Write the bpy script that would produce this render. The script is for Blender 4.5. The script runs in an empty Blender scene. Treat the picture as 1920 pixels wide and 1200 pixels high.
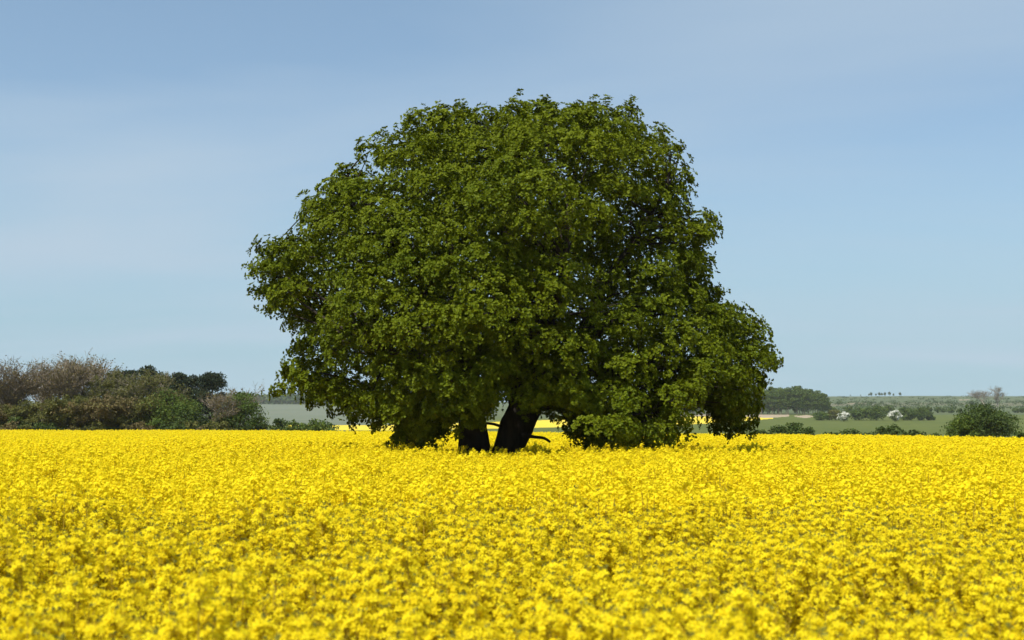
import bpy, math, random
import numpy as np
from mathutils import Vector

# ------------------------------------------------------------------ camera, sky, sun, exposure
scene = bpy.context.scene
F = 2400.0                       # focal length in photo pixels (1920 wide)
VH = 802.0                       # photo row of the eye level
EYE = 2.25
PITCH = math.atan((VH - 600.0) / F)
cam_data = bpy.data.cameras.new('camera')
cam_data.sensor_width = 36.0
cam_data.lens = F / 1920.0 * 36.0
cam_data.clip_start = 0.1
cam_data.clip_end = 30000.0
cam_data.dof.use_dof = True
cam_data.dof.focus_distance = 46.0
cam_data.dof.aperture_fstop = 2.6
cam = bpy.data.objects.new('camera', cam_data)
scene.collection.objects.link(cam)
cam.location = (0, 0, EYE)
cam.rotation_euler = (math.radians(90) + PITCH, 0, 0)
scene.camera = cam

SUN_EL = math.radians(56)
SUN_AZ = math.radians(-142)       # clockwise from +Y: from the left, a little behind the camera
world = bpy.data.worlds.new('World')
scene.world = world
world.use_nodes = True
wn, wl = world.node_tree.nodes, world.node_tree.links
wn.clear()
w_out = wn.new('ShaderNodeOutputWorld')
w_bg = wn.new('ShaderNodeBackground')
w_sky = wn.new('ShaderNodeTexSky')
w_sky.sky_type = 'NISHITA'
w_sky.sun_disc = False
w_sky.sun_elevation = SUN_EL
w_sky.sun_rotation = SUN_AZ
w_sky.altitude = 100
w_sky.air_density = 1.0
w_sky.dust_density = 0.5
w_sky.ozone_density = 1.6
w_bg.inputs['Strength'].default_value = 0.099
# thin high cloud veils: a flat layer of drawn-out noise over the whole sky
tc = wn.new('ShaderNodeTexCoord')
sep = wn.new('ShaderNodeSeparateXYZ')
wl.new(tc.outputs['Generated'], sep.inputs[0])
def wmath(op, a, b=None):
    n = wn.new('ShaderNodeMath'); n.operation = op
    for i, s in enumerate((a, b)):
        if s is None: continue
        if isinstance(s, (int, float)): n.inputs[i].default_value = s
        else: wl.new(s, n.inputs[i])
    return n.outputs[0]
zz = wmath('ADD', wmath('MAXIMUM', sep.outputs['Z'], 0.0), 0.12)
comb = wn.new('ShaderNodeCombineXYZ')
wl.new(wmath('DIVIDE', sep.outputs['X'], zz), comb.inputs['X'])
wl.new(wmath('DIVIDE', sep.outputs['Y'], zz), comb.inputs['Y'])
wmap = wn.new('ShaderNodeMapping')
wmap.inputs['Rotation'].default_value = (0, 0, 0.12)
wmap.inputs['Scale'].default_value = (0.35, 0.75, 1)
wmap.inputs['Location'].default_value = (9.4, 4.1, 0)
wl.new(comb.outputs[0], wmap.inputs[0])
wnoise = wn.new('ShaderNodeTexNoise')
wnoise.inputs['Scale'].default_value = 1.1
wnoise.inputs['Detail'].default_value = 4.0
wnoise.inputs['Roughness'].default_value = 0.5
wnoise.inputs['Distortion'].default_value = 0.4
wl.new(wmap.outputs[0], wnoise.inputs['Vector'])
wramp = wn.new('ShaderNodeValToRGB')
wramp.color_ramp.elements[0].position = 0.42
wramp.color_ramp.elements[0].color = (0, 0, 0, 1)
wramp.color_ramp.elements[1].position = 0.74
wramp.color_ramp.elements[1].color = (1, 1, 1, 1)
wl.new(wnoise.outputs['Fac'], wramp.inputs[0])
SK = 1.0 / (0.099 * 2 ** 0.5)
veil = wn.new('ShaderNodeMapRange')          # pale haze veil, thicker towards the horizon all the way round
veil.interpolation_type = 'SMOOTHSTEP'
veil.inputs['From Min'].default_value = 0.0
veil.inputs['From Max'].default_value = 0.26
veil.inputs['To Min'].default_value = 0.92
veil.inputs['To Max'].default_value = 0.30
wl.new(sep.outputs['Z'], veil.inputs['Value'])
wmix = wn.new('ShaderNodeMixRGB')
wmix.inputs['Color2'].default_value = (0.325 * SK, 0.515 * SK, 0.640 * SK, 1)
wl.new(veil.outputs[0], wmix.inputs['Fac'])
wl.new(w_sky.outputs[0], wmix.inputs['Color1'])
wmix2 = wn.new('ShaderNodeMixRGB')
wmix2.inputs['Color2'].default_value = (0.49 * SK, 0.612 * SK, 0.735 * SK, 1)
wl.new(wmath('MULTIPLY', wramp.outputs[0], 0.85), wmix2.inputs['Fac'])
wl.new(wmix.outputs[0], wmix2.inputs['Color1'])
wl.new(wmix2.outputs[0], w_bg.inputs['Color'])
wl.new(w_bg.outputs[0], w_out.inputs['Surface'])

to_sun = Vector((math.sin(SUN_AZ) * math.cos(SUN_EL), math.cos(SUN_AZ) * math.cos(SUN_EL), math.sin(SUN_EL)))
sun_data = bpy.data.lights.new('sun', 'SUN')
sun_data.energy = 4.4
sun_data.angle = math.radians(0.53)
sun_data.color = (1.0, 0.95, 0.87)
sun = bpy.data.objects.new('sun', sun_data)
scene.collection.objects.link(sun)
sun.location = (-60, -30, 90)
sun.rotation_euler = to_sun.to_track_quat('Z', 'Y').to_euler()

vs = scene.view_settings
scene.display_settings.display_device = 'sRGB'
vs.view_transform = 'Standard'
vs.look = 'None'
vs.exposure = 0.5
vs.gamma = 1.0
vs.use_curve_mapping = False
cy = scene.cycles
cy.max_bounces = 8
cy.diffuse_bounces = 4
cy.glossy_bounces = 2
cy.transmission_bounces = 4
cy.volume_bounces = 1
cy.use_denoising = True
cy.caustics_reflective = False
cy.caustics_refractive = False

# ------------------------------------------------------------------ helpers
COL = scene.collection
rng = np.random.default_rng(7)
random.seed(7)

def ray(u, v):
    a, b = (u - 960.0) / F, (600.0 - v) / F
    c, s = math.cos(PITCH), math.sin(PITCH)
    return Vector((a, c - b * s, s + b * c))

def at(u, v, Y):
    """the point seen at photo pixel (u, v) at depth Y"""
    d = ray(u, v)
    return Vector((0, 0, EYE)) + d * (Y / d.y)

def tx_of(u):
    d = ray(u, VH)
    return d.x / d.y

def u_of(tx):
    return 960.0 + tx * F / math.cos(PITCH)

def mat(name, color, rough=0.8, trans=0.0, trans_color=None, attr=None, color2=None, spec=0.2, noise=None, bump=None):
    m = bpy.data.materials.new(name)
    m.use_nodes = True
    n, l = m.node_tree.nodes, m.node_tree.links
    n.clear()
    out = n.new('ShaderNodeOutputMaterial')
    p = n.new('ShaderNodeBsdfPrincipled')
    p.inputs['Roughness'].default_value = rough
    p.inputs['Specular IOR Level'].default_value = spec
    col = None
    if attr:
        a = n.new('ShaderNodeAttribute'); a.attribute_name = attr
        mx = n.new('ShaderNodeMixRGB')
        mx.inputs['Color1'].default_value = (*color, 1)
        mx.inputs['Color2'].default_value = (*color2, 1)
        l.new(a.outputs['Fac'], mx.inputs['Fac'])
        col = mx.outputs[0]
    if noise:
        tcn = n.new('ShaderNodeTexCoord')
        last = col
        for (sc, lo, hi, c2) in noise:
            t = n.new('ShaderNodeTexNoise')
            mp = n.new('ShaderNodeMapping')
            mp.inputs['Scale'].default_value = sc if isinstance(sc, tuple) else (sc, sc, sc)
            l.new(tcn.outputs['Object'], mp.inputs[0])
            l.new(mp.outputs[0], t.inputs['Vector'])
            t.inputs['Scale'].default_value = 1.0
            t.inputs['Detail'].default_value = 5.0
            r = n.new('ShaderNodeMapRange')
            r.inputs['From Min'].default_value = lo
            r.inputs['From Max'].default_value = hi
            l.new(t.outputs['Fac'], r.inputs['Value'])
            mx = n.new('ShaderNodeMixRGB')
            if last is None: mx.inputs['Color1'].default_value = (*color, 1)
            else: l.new(last, mx.inputs['Color1'])
            mx.inputs['Color2'].default_value = (*c2, 1)
            l.new(r.outputs[0], mx.inputs['Fac'])
            last = mx.outputs[0]
        col = last
    if col is None: p.inputs['Base Color'].default_value = (*color, 1)
    else: l.new(col, p.inputs['Base Color'])
    if bump:
        tcn = n.new('ShaderNodeTexCoord')
        mp = n.new('ShaderNodeMapping')
        mp.inputs['Scale'].default_value = bump[0] if isinstance(bump[0], tuple) else (bump[0],) * 3
        t = n.new('ShaderNodeTexNoise'); t.inputs['Scale'].default_value = 1.0; t.inputs['Detail'].default_value = 6.0
        l.new(tcn.outputs['Object'], mp.inputs[0]); l.new(mp.outputs[0], t.inputs['Vector'])
        b = n.new('ShaderNodeBump'); b.inputs['Strength'].default_value = bump[1]; b.inputs['Distance'].default_value = bump[2]
        l.new(t.outputs['Fac'], b.inputs['Height']); l.new(b.outputs[0], p.inputs['Normal'])
    if trans > 0:
        tr = n.new('ShaderNodeBsdfTranslucent')
        if trans_color: tr.inputs['Color'].default_value = (*trans_color, 1)
        elif col is not None: l.new(col, tr.inputs['Color'])
        else: tr.inputs['Color'].default_value = (*color, 1)
        ms = n.new('ShaderNodeMixShader')
        ms.inputs[0].default_value = trans
        l.new(p.outputs[0], ms.inputs[1]); l.new(tr.outputs[0], ms.inputs[2])
        l.new(ms.outputs[0], out.inputs['Surface'])
    else:
        l.new(p.outputs[0], out.inputs['Surface'])
    return m

class MB:
    """collects faces (as numpy blocks) into one mesh; tint is a per-face value read by materials"""
    def __init__(s):
        s.v, s.q, s.t, s.n = [], [], [], 0
        s.qm, s.tm, s.qt, s.tt = [], [], [], []
    def add(s, verts, quads=None, tris=None, m=0, tint=0.0):
        verts = np.asarray(verts, float).reshape(-1, 3)
        if quads is not None and len(quads):
            q = np.asarray(quads, int).reshape(-1, 4) + s.n
            s.q.append(q); s.qm.append(np.full(len(q), m)); s.qt.append(np.broadcast_to(np.asarray(tint, float), (len(q),)).copy())
        if tris is not None and len(tris):
            t = np.asarray(tris, int).reshape(-1, 3) + s.n
            s.t.append(t); s.tm.append(np.full(len(t), m)); s.tt.append(np.broadcast_to(np.asarray(tint, float), (len(t),)).copy())
        s.v.append(verts); s.n += len(verts)
    def merge(s, o, mtx=None, off=(0, 0, 0), scale=1.0):
        """add all of another MB, turned about z by mtx radians, scaled, moved"""
        v = np.concatenate(o.v)
        if mtx is not None:
            c, si = math.cos(mtx), math.sin(mtx)
            v = np.stack([v[:, 0] * c - v[:, 1] * si, v[:, 0] * si + v[:, 1] * c, v[:, 2]], 1)
        v = v * scale + np.asarray(off)
        base = s.n
        for a, b, mm, tt in ((s.q, o.q, (s.qm, o.qm), (s.qt, o.qt)), (s.t, o.t, (s.tm, o.tm), (s.tt, o.tt))):
            for blk in b: a.append(blk + base)
            mm[0].extend(mm[1]); tt[0].extend(tt[1])
        s.v.append(v); s.n += len(v)
    def mesh(s, name, mats, smooth=False):
        me = bpy.data.meshes.new(name)
        v = np.concatenate(s.v)
        q = np.concatenate(s.q) if s.q else np.zeros((0, 4), int)
        t = np.concatenate(s.t) if s.t else np.zeros((0, 3), int)
        me.vertices.add(len(v)); me.vertices.foreach_set('co', v.astype(np.float32).ravel())
        nl = q.size + t.size
        me.loops.add(nl); me.polygons.add(len(q) + len(t))
        me.loops.foreach_set('vertex_index', np.concatenate([q.ravel(), t.ravel()]).astype(np.int32))
        starts = np.concatenate([np.arange(len(q)) * 4, q.size + np.arange(len(t)) * 3]).astype(np.int32)
        me.polygons.foreach_set('loop_start', starts)
        me.polygons.foreach_set('material_index', np.concatenate((s.qm or [np.zeros(0)]) + (s.tm or [np.zeros(0)])).astype(np.int32))
        me.polygons.foreach_set('use_smooth', np.full(len(q) + len(t), smooth))
        tint = np.concatenate((s.qt or [np.zeros(0)]) + (s.tt or [np.zeros(0)])).astype(np.float32)
        at_ = me.attributes.new('tint', 'FLOAT', 'FACE'); at_.data.foreach_set('value', tint)
        for m in mats: me.materials.append(m)
        me.update(calc_edges=True); me.validate()
        return me
    def build(s, name, mats, parent=None, smooth=False):
        return link(name, s.mesh(name, mats, smooth), parent)

def link(name, me, parent=None, loc=None, col=None):
    o = bpy.data.objects.new(name, me)
    (col or COL).objects.link(o)
    if parent is not None: o.parent = parent
    if loc is not None: o.location = loc
    return o

def tag(o, label=None, cat=None, group=None, kind=None):
    if label: o['label'] = label
    if cat: o['category'] = cat
    if group: o['group'] = group
    if kind: o['kind'] = kind
    return o

def empty(name, loc, rz=0.0, sc=1.0):
    o = bpy.data.objects.new(name, None)
    COL.objects.link(o)
    o.location = loc; o.rotation_euler = (0, 0, rz)
    o.scale = (sc, sc, sc) if isinstance(sc, (int, float)) else sc
    o.empty_display_size = 0.3
    return o

def norm(a):
    return a / np.maximum(np.linalg.norm(a, axis=-1, keepdims=True), 1e-9)

def rand_dirs(n):
    return norm(rng.normal(size=(n, 3)))

LEAF = np.array([(0, 0, 0), (-.37, .55, .09), (0, 1, -.05), (.37, .55, .09)])
def add_leaves(mb, c, d, nrm, length, m=0, tint=0.0, width=1.0):
    """two-sided leaves folded along the midrib: base points c, directions d, face normals nrm"""
    d = norm(d); s_ = norm(np.cross(d, nrm)); n_ = np.cross(s_, d)
    L = np.asarray(length, float).reshape(-1, 1, 1)
    T = LEAF[None]
    v = c[:, None, :] + L * (T[..., 0:1] * width * s_[:, None, :] + T[..., 1:2] * d[:, None, :] + T[..., 2:3] * n_[:, None, :])
    k = len(c)
    base = (np.arange(k) * 4)[:, None]
    t = np.concatenate([base + np.array([[0, 2, 1]]), base + np.array([[0, 3, 2]])], 1).reshape(-1, 3)
    mb.add(v.reshape(-1, 3), tris=t, m=m, tint=np.repeat(np.broadcast_to(tint, (k,)), 2))

def tube(mb, pts, radii, sides=8, m=0, tint=0.0, rough=0.0, cap=True):
    pts = np.asarray(pts, float); n = len(pts)
    tan = norm(np.gradient(pts, axis=0))
    up = np.array([0.31, 0.17, 0.93]) if abs(tan[0, 2]) < 0.8 else np.array([0.9, 0.3, 0.1])
    a = norm(np.cross(tan, up)); b = np.cross(tan, a)
    ang = np.linspace(0, 2 * math.pi, sides, endpoint=False)
    r = np.asarray(radii, float)[:, None] * np.ones((1, sides))
    if rough: 
        ph = rng.normal(size=sides)[None, :]
        r = r * (1 + rough * (0.6 * ph + 0.5 * rng.normal(size=(n, sides))))
    v = pts[:, None, :] + r[..., None] * (np.cos(ang)[None, :, None] * a[:, None, :] + np.sin(ang)[None, :, None] * b[:, None, :])
    q = []
    for i in range(n - 1):
        for j in range(sides):
            k = (j + 1) % sides
            q.append((i * sides + j, i * sides + k, (i + 1) * sides + k, (i + 1) * sides + j))
    v = v.reshape(-1, 3); t = []
    if cap:
        v = np.vstack([v, pts[-1] + tan[-1] * radii[-1] * 0.5])
        for j in range(sides): t.append(((n - 1) * sides + j, (n - 1) * sides + (j + 1) % sides, n * sides))
    mb.add(v, quads=q, tris=t, m=m, tint=tint)

def spline(ctrl, n):
    """smooth curve through control points (Catmull-Rom)"""
    P = np.asarray(ctrl, float)
    P = np.vstack([2 * P[0] - P[1], P, 2 * P[-1] - P[-2]])
    segs = len(P) - 3
    out = []
    for t in np.linspace(0, segs - 1e-6, n):
        i = int(t); f = t - i
        p0, p1, p2, p3 = P[i:i + 4]
        out.append(0.5 * ((2 * p1) + (-p0 + p2) * f + (2 * p0 - 5 * p1 + 4 * p2 - p3) * f * f + (-p0 + 3 * p1 - 3 * p2 + p3) * f ** 3))
    return np.array(out)

# smooth 2-d value noise for terrain and crop height
_G = np.random.default_rng(3).random((64, 64))
def vnoise(x, y):
    x = np.asarray(x, float); y = np.asarray(y, float)
    xi = np.floor(x).astype(int); yi = np.floor(y).astype(int)
    fx = x - xi; fy = y - yi
    fx = fx * fx * (3 - 2 * fx); fy = fy * fy * (3 - 2 * fy)
    g = lambda i, j: _G[i % 64, j % 64]
    return (g(xi, yi) * (1 - fx) + g(xi + 1, yi) * fx) * (1 - fy) + (g(xi, yi + 1) * (1 - fx) + g(xi + 1, yi + 1) * fx) * fy

# ------------------------------------------------------------------ terrain
U_EDGE = [-600, 0, 500, 960, 1300, 1600, 1920, 2600]
Y_EDGE = [196, 190, 184, 170, 152, 145, 136, 128]
V_EDGE = [811, 811, 812, 815, 818, 820, 827, 832]
CROP = 1.25
FAN_U = [-2600, 0, 600, 960, 1300, 1600, 1920, 4500]
FAN_Y = [218, 300, 450, 650, 800, 1000, 1500, 2200, 3000, 4200]
FAN_V = {
    -2600: [827, 822, 813, 805, 800, 793, 779, 757, 752, 765],
    0:    [827, 822, 813, 805, 800, 793, 779, 757, 752, 765],
    600:  [828, 822, 813, 804, 799, 792, 779, 758, 752, 765],
    960:  [829, 823, 812, 800, 794, 787, 776, 764, 754, 765],
    1300: [831, 825, 812, 797, 789, 780, 770, 758, 746, 757],
    1600: [832, 826, 812, 797, 789, 779, 768, 755, 743, 755],
    1920: [835, 828, 813, 797, 789, 780, 768, 755, 743, 755],
    4500: [835, 828, 813, 797, 789, 780, 768, 755, 745, 757],
}
_fanZ = np.array([[EYE - (v - VH) / F * y * math.cos(PITCH) ** 0 for v, y in zip(FAN_V[u], FAN_Y)] for u in FAN_U])
_logY = np.log(FAN_Y)
def zfan(u, Y):
    u = np.clip(np.asarray(u, float), FAN_U[0], FAN_U[-1]); Y = np.asarray(Y, float)
    L = np.log(np.clip(Y, FAN_Y[0], FAN_Y[-1]))
    cols = np.array([np.interp(L, _logY, z) for z in _fanZ])
    i = np.clip(np.searchsorted(FAN_U, u) - 1, 0, len(FAN_U) - 2)
    fu = np.array(FAN_U, float)
    f = (u - fu[i]) / (fu[i + 1] - fu[i]); f = f * f * (3 - 2 * f)
    idx = np.arange(cols.shape[1]) if cols.ndim > 1 else 0
    if cols.ndim == 1: return cols[i] * (1 - f) + cols[i + 1] * f
    return cols[i, idx] * (1 - f) + cols[i + 1, idx] * f

def edge_Y(x, Y):
    u = u_of(np.asarray(x, float) / np.maximum(np.asarray(Y, float), 1.0))
    return np.interp(u, U_EDGE, Y_EDGE)

def ground_z(x, Y):
    """ground height at world x, y"""
    x = np.atleast_1d(np.asarray(x, float)); Y = np.atleast_1d(np.asarray(Y, float))
    u = np.clip(u_of(x / np.maximum(Y, 30.0)), -2600, 4500)
    ye = np.interp(u, U_EDGE, Y_EDGE); ve = np.interp(u, U_EDGE, V_EDGE)
    ze = EYE - (ve - VH) / F * ye - CROP
    t = np.clip((Y - 60) / (ye - 60), 0, 1); t = t * t * (3 - 2 * t)
    near = ze * t + (vnoise(x / 9.0, Y / 9.0) - 0.5) * 0.12 * np.clip(1 - Y / 120, 0, 1)
    zf0 = zfan(u, np.full_like(Y, 218.0))
    s = np.clip((Y - ye) / (218.0 - ye), 0, 1)
    z = np.where(Y <= ye, near, near * (1 - s) + zf0 * s)
    far = zfan(u, np.maximum(Y, 218.0))
    return np.where(Y >= 218.0, far, z)

def gz(x, Y):
    return float(ground_z(x, Y)[0])

m_soil = mat('field soil', (0.20, 0.15, 0.06), 0.95, spec=0.03, noise=[(0.6, .35, .7, (0.07, 0.09, 0.03)), (14, .4, .7, (0.17, 0.135, 0.085))], bump=(9, 0.6, 0.06))
xs = np.concatenate([np.linspace(-420, -70, 36), np.linspace(-60, 60, 121), np.linspace(70, 420, 36)])
ys = np.concatenate([np.linspace(-300, -8, 30), np.linspace(-4, 80, 85), np.linspace(82, 218, 69)])
X, Yg = np.meshgrid(xs, ys)
Z = ground_z(X.ravel(), Yg.ravel())
mb = MB()
nx, ny = len(xs), len(ys)
ii = np.arange((ny - 1) * (nx - 1)); r_, c_ = ii // (nx - 1), ii % (nx - 1)
quads = np.stack([r_ * nx + c_, r_ * nx + c_ + 1, (r_ + 1) * nx + c_ + 1, (r_ + 1) * nx + c_], 1)
mb.add(np.stack([X.ravel(), Yg.ravel(), Z], 1), quads=quads)
tag(mb.build('ground', [m_soil], smooth=True), 'brown and green soil under the rapeseed crop', kind='structure')

# far land: a fan of strips, cut into fields along shared borders
m_green = mat('young wheat', (0.080, 0.100, 0.012), 0.9, noise=[((.012, .03, .02), .35, .65, (0.098, 0.115, 0.018)), ((.25, .06, .1), .45, .75, (0.062, 0.084, 0.010))])
m_far_yellow = mat('far rapeseed bloom', (0.62, 0.47, 0.02), 0.9, noise=[(.15, .4, .7, (0.50, 0.40, 0.03)), (.02, .4, .65, (0.66, 0.50, 0.03))])
m_hill = mat('hill pasture', (0.070, 0.095, 0.030), 0.95, noise=[((.004, .01, .01), .35, .65, (0.095, 0.105, 0.045)), (.05, .45, .7, (0.055, 0.08, 0.025))])
m_scrub = mat('rough scrubland', (0.120, 0.115, 0.060), 0.95, noise=[((.006, .014, .01), .4, .6, (0.075, 0.095, 0.035)), (.06, .45, .65, (0.15, 0.13, 0.08))])
m_chalk = mat('bare chalky earth', (0.36, 0.27, 0.20), 0.95, noise=[(.08, .4, .65, (0.27, 0.23, 0.13))])
m_hillgrey = mat('grey green ley', (0.115, 0.135, 0.085), 0.95, noise=[((.006, .012, .01), .4, .65, (0.13, 0.145, 0.10))])
fan_u = np.unique(np.concatenate([np.linspace(-2600, -400, 24), np.linspace(-400, 2320, 545), np.linspace(2320, 4500, 24)]))
fan_y = np.concatenate([[218], np.geomspace(222, 4200, 190)])
FU, FY = np.meshgrid(fan_u, fan_y)
tX = np.array([tx_of(u) for u in fan_u])
FX = tX[None, :] * FY
FZ = zfan(FU.ravel(), FY.ravel()).reshape(FU.shape)
FZ = FZ + (vnoise(FX / 160, FY / 220) - .5) * np.clip((FY - 500) / 1500, 0, 1) * 3.0
FV = VH - (FZ - EYE) / FY * F
cu = (FU[:-1, :-1] + FU[1:, 1:]) / 2; cv = (FV[:-1, :-1] + FV[1:, 1:]) / 2; cY = (FY[:-1, :-1] + FY[1:, 1:]) / 2
reg = np.zeros(cu.shape, int)                                                   # 0 green wheat field
reg[(cY > 1050)] = 2                                                            # 2 pasture hill
reg[(cu < 760) & (cY > 830)] = 5                                                # 5 grey-green hillside
lo = np.interp(cu, [-2600, 500, 760, 1100, 1260, 1330, 1450, 1460], [806, 806, 807, 800, 797.5, 794, 785, 770])
hi = np.interp(cu, [-2600, 500, 760, 1100, 1260, 1400, 1450], [798, 797, 797, 785, 780.5, 782, 784])
reg[(cv < lo) & (cv > hi) & (cu > 540) & (cu < 1452) & (cY < 1200)] = 1         # 1 far rapeseed
cvj = cv + (vnoise(cu / 14.0, cv * .3) - .5) * 3.0
reg[(cu > 1405) & (cu < 1482) & (cv > 777.5) & (cv < np.interp(cu, [1405, 1440, 1482], [782, 784, 781])) & (cY < 1250)] = 4
reg[(cu > 1255) & (cu < 1405) & (cvj > 777.8) & (cvj < 780.5) & (cY < 1250)] = 4
reg[(cu > 1486) & (cu < 1526) & (cvj > 779) & (cvj < np.interp(cu, [1486, 1500, 1515, 1524], [779, 782, 783, 781])) & (cY < 1250)] = 4
reg[(cu > 1240) & (cY > 1500 + 300 * vnoise(cu / 60, cY * 0)) & (cY < 2050 + 200 * vnoise(cu / 45, cY * 0 + 7))] = 3                                # 3 scrub band below the skyline
reg[(cu > 1592) & (cu < 1626) & (cvj > 755.5) & (cvj < 757.5)] = 4
reg[(cu > 1800) & (cu < 1822) & (cvj > 749) & (cvj < 750.5)] = 4
NR = [('green_field', m_green, 'smooth green wheat field sloping beyond the rapeseed'),
      ('far_rapeseed_field', m_far_yellow, 'distant strip of yellow rapeseed below the wood'),
      ('hill_pasture', m_hill, 'hazy green pasture on the skyline ridge'),
      ('scrubland', m_scrub, 'greyish rough scrubland band below the ridge'),
      ('bare_earth', m_chalk, 'pale pinkish bare earth patches at the wood edge'),
      ('grey_green_hillside', m_hillgrey, 'grey green open hillside beyond the shrubs')]
fnx = len(fan_u)
rr, cc = np.meshgrid(np.arange(len(fan_y) - 1), np.arange(fnx - 1), indexing='ij')
allv = np.stack([FX.ravel(), FY.ravel(), FZ.ravel()], 1)
for k, (nm, mm, lb) in enumerate(NR):
    sel = reg == k
    r_, c_ = rr[sel], cc[sel]
    q = np.stack([r_ * fnx + c_, r_ * fnx + c_ + 1, (r_ + 1) * fnx + c_ + 1, (r_ + 1) * fnx + c_], 1)
    used, inv = np.unique(q, return_inverse=True)
    mb = MB(); mb.add(allv[used], quads=inv.reshape(-1, 4))
    tag(mb.build(nm, [mm], smooth=True), lb, kind='structure')

def far_Y(u, v):
    """depth at which the far ground is seen at photo pixel (u, v)"""
    Ys = np.geomspace(219, 3000, 400)
    vv = VH - (zfan(np.full(400, u, float), Ys) - EYE) / Ys * F
    return float(np.interp(-v, -vv, Ys))

# ------------------------------------------------------------------ the oak
TY = 50.0
PX = TY / F
m_bark = mat('oak bark', (0.045, 0.036, 0.028), 0.95, noise=[((5, 5, 1.2), .4, .65, (0.024, 0.020, 0.016))], bump=((16, 16, 3), 0.9, 0.05))
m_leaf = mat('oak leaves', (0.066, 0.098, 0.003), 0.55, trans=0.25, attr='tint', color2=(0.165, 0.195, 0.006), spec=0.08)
outline = [(508, 752), (527, 690), (552, 645), (530, 632), (506, 622), (500, 592), (480, 575), (472, 520), (480, 488), (490, 442), (520, 452), (545, 442), (556, 400), (575, 367),
           (610, 345), (650, 300), (690, 252), (740, 242), (785, 212), (880, 206), (985, 192), (1080, 197), (1125, 196), (1200, 212), (1255, 240),
           (1290, 300), (1314, 350), (1296, 388), (1345, 406), (1362, 440), (1330, 484), (1336, 520), (1362, 522), (1352, 556), (1395, 570),
           (1445, 620), (1455, 680), (1440, 720), (1420, 742), (1414, 812), (1384, 830), (1342, 822), (1322, 790), (1298, 752), (1278, 790), (1262, 826),
           (1200, 846), (1120, 845), (1068, 838), (1056, 795), (1022, 786), (990, 784), (962, 756), (940, 748), (925, 778), (885, 800), (850, 806),
           (826, 846), (770, 850), (732, 842), (742, 806), (700, 800), (655, 782), (590, 768), (552, 744)]
outline = [(960 + (u - 960) * .982, v if v > 500 else 500 + (v - 500) * .978) for u, v in outline]
OX = np.array([[at(u, v, TY).x, at(u, v, TY).z] for u, v in outline])
OX2 = OX - np.array([[0, 4.5 if v > 740 else 0] for u, v in outline])     # skirt: the crown stays deep down to its lower edge
def in_poly(p):
    x, y = p[:, 0], p[:, 1]
    ins = np.zeros(len(p), bool)
    n = len(OX)
    for i in range(n):
        x0, y0 = OX[i]; x1, y1 = OX[(i + 1) % n]
        c = ((y0 > y) != (y1 > y)) & (x < (x1 - x0) * (y - y0) / ((y1 - y0) if y1 != y0 else 1e-9) + x0)
        ins ^= c
    return ins
def poly_dist(p, OX=OX):
    d = np.full(len(p), 1e9)
    n = len(OX)
    for i in range(n):
        a, b = OX[i], OX[(i + 1) % n]
        ab = b - a
        t = np.clip(((p - a) @ ab) / (ab @ ab), 0, 1)
        d = np.minimum(d, np.linalg.norm(p - (a + t[:, None] * ab), axis=1))
    return d
# bough centres on the surface of the round crown, and plain leaf clumps in the layers below it
RIN = 6.4
def crown_points(n, lo, hi, rmin, dmin, front=.55):
    cand = np.stack([rng.uniform(OX[:, 0].min(), OX[:, 0].max(), n), rng.uniform(OX[:, 1].min(), OX[:, 1].max(), n)], 1)
    cand = cand[in_poly(cand)]
    cd = poly_dist(cand)
    half = 8.6 * np.clip(poly_dist(cand, OX2) / RIN, 0, 1) ** 0.66 * np.clip(.45 + cd, 0, 1)
    sgn = np.where(rng.random(len(cand)) < front, -1, 1)
    bump_ = 1 + 0.26 * (vnoise(cand[:, 0] * .38 + 9, cand[:, 1] * .5) - .5) * 2
    P3 = np.stack([cand[:, 0], TY + sgn * half * rng.uniform(lo, hi, len(cand)) * bump_, cand[:, 1]], 1)
    ok = cd > dmin
    P3, cd = P3[ok], cd[ok]
    keep, cell = [], {}
    for i, p in enumerate(P3):                       # dart throwing: an even, irregular spread
        key = tuple(np.floor(p / rmin).astype(int)); good = True
        lim = rmin ** 2 * (0.40 if cd[i] < 1.0 else 1)
        for dx in (-1, 0, 1):
            for dy in (-1, 0, 1):
                for dz in (-1, 0, 1):
                    for j in cell.get((key[0] + dx, key[1] + dy, key[2] + dz), ()):
                        if ((P3[j] - p) ** 2).sum() < lim: good = False; break
                    if not good: break
                if not good: break
            if not good: break
        if good:
            cell.setdefault(key, []).append(i); keep.append(i)
    return P3[keep], cd[keep]
BO, BOd = crown_points(20000, .86, 1.0, 1.16, .60)
CI, CId = crown_points(20000, .10, .82, .78, .50, .5)
core = np.array([0.2, TY, 6.0])
def hollow(p):
    return vnoise(p[:, 0] * .40 + 31, p[:, 2] * .55 + p[:, 1] * .2)
kp = rng.random(len(CI)) > np.clip((hollow(CI) - .75) * 3.0, 0, .7)       # hollows where sky glints through
CI, CId = CI[kp], CId[kp]
kp = rng.random(len(BO)) > np.clip((hollow(BO) - .62) * 2.6, 0, .75)
BO, BOd = BO[kp], BOd[kp]
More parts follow.
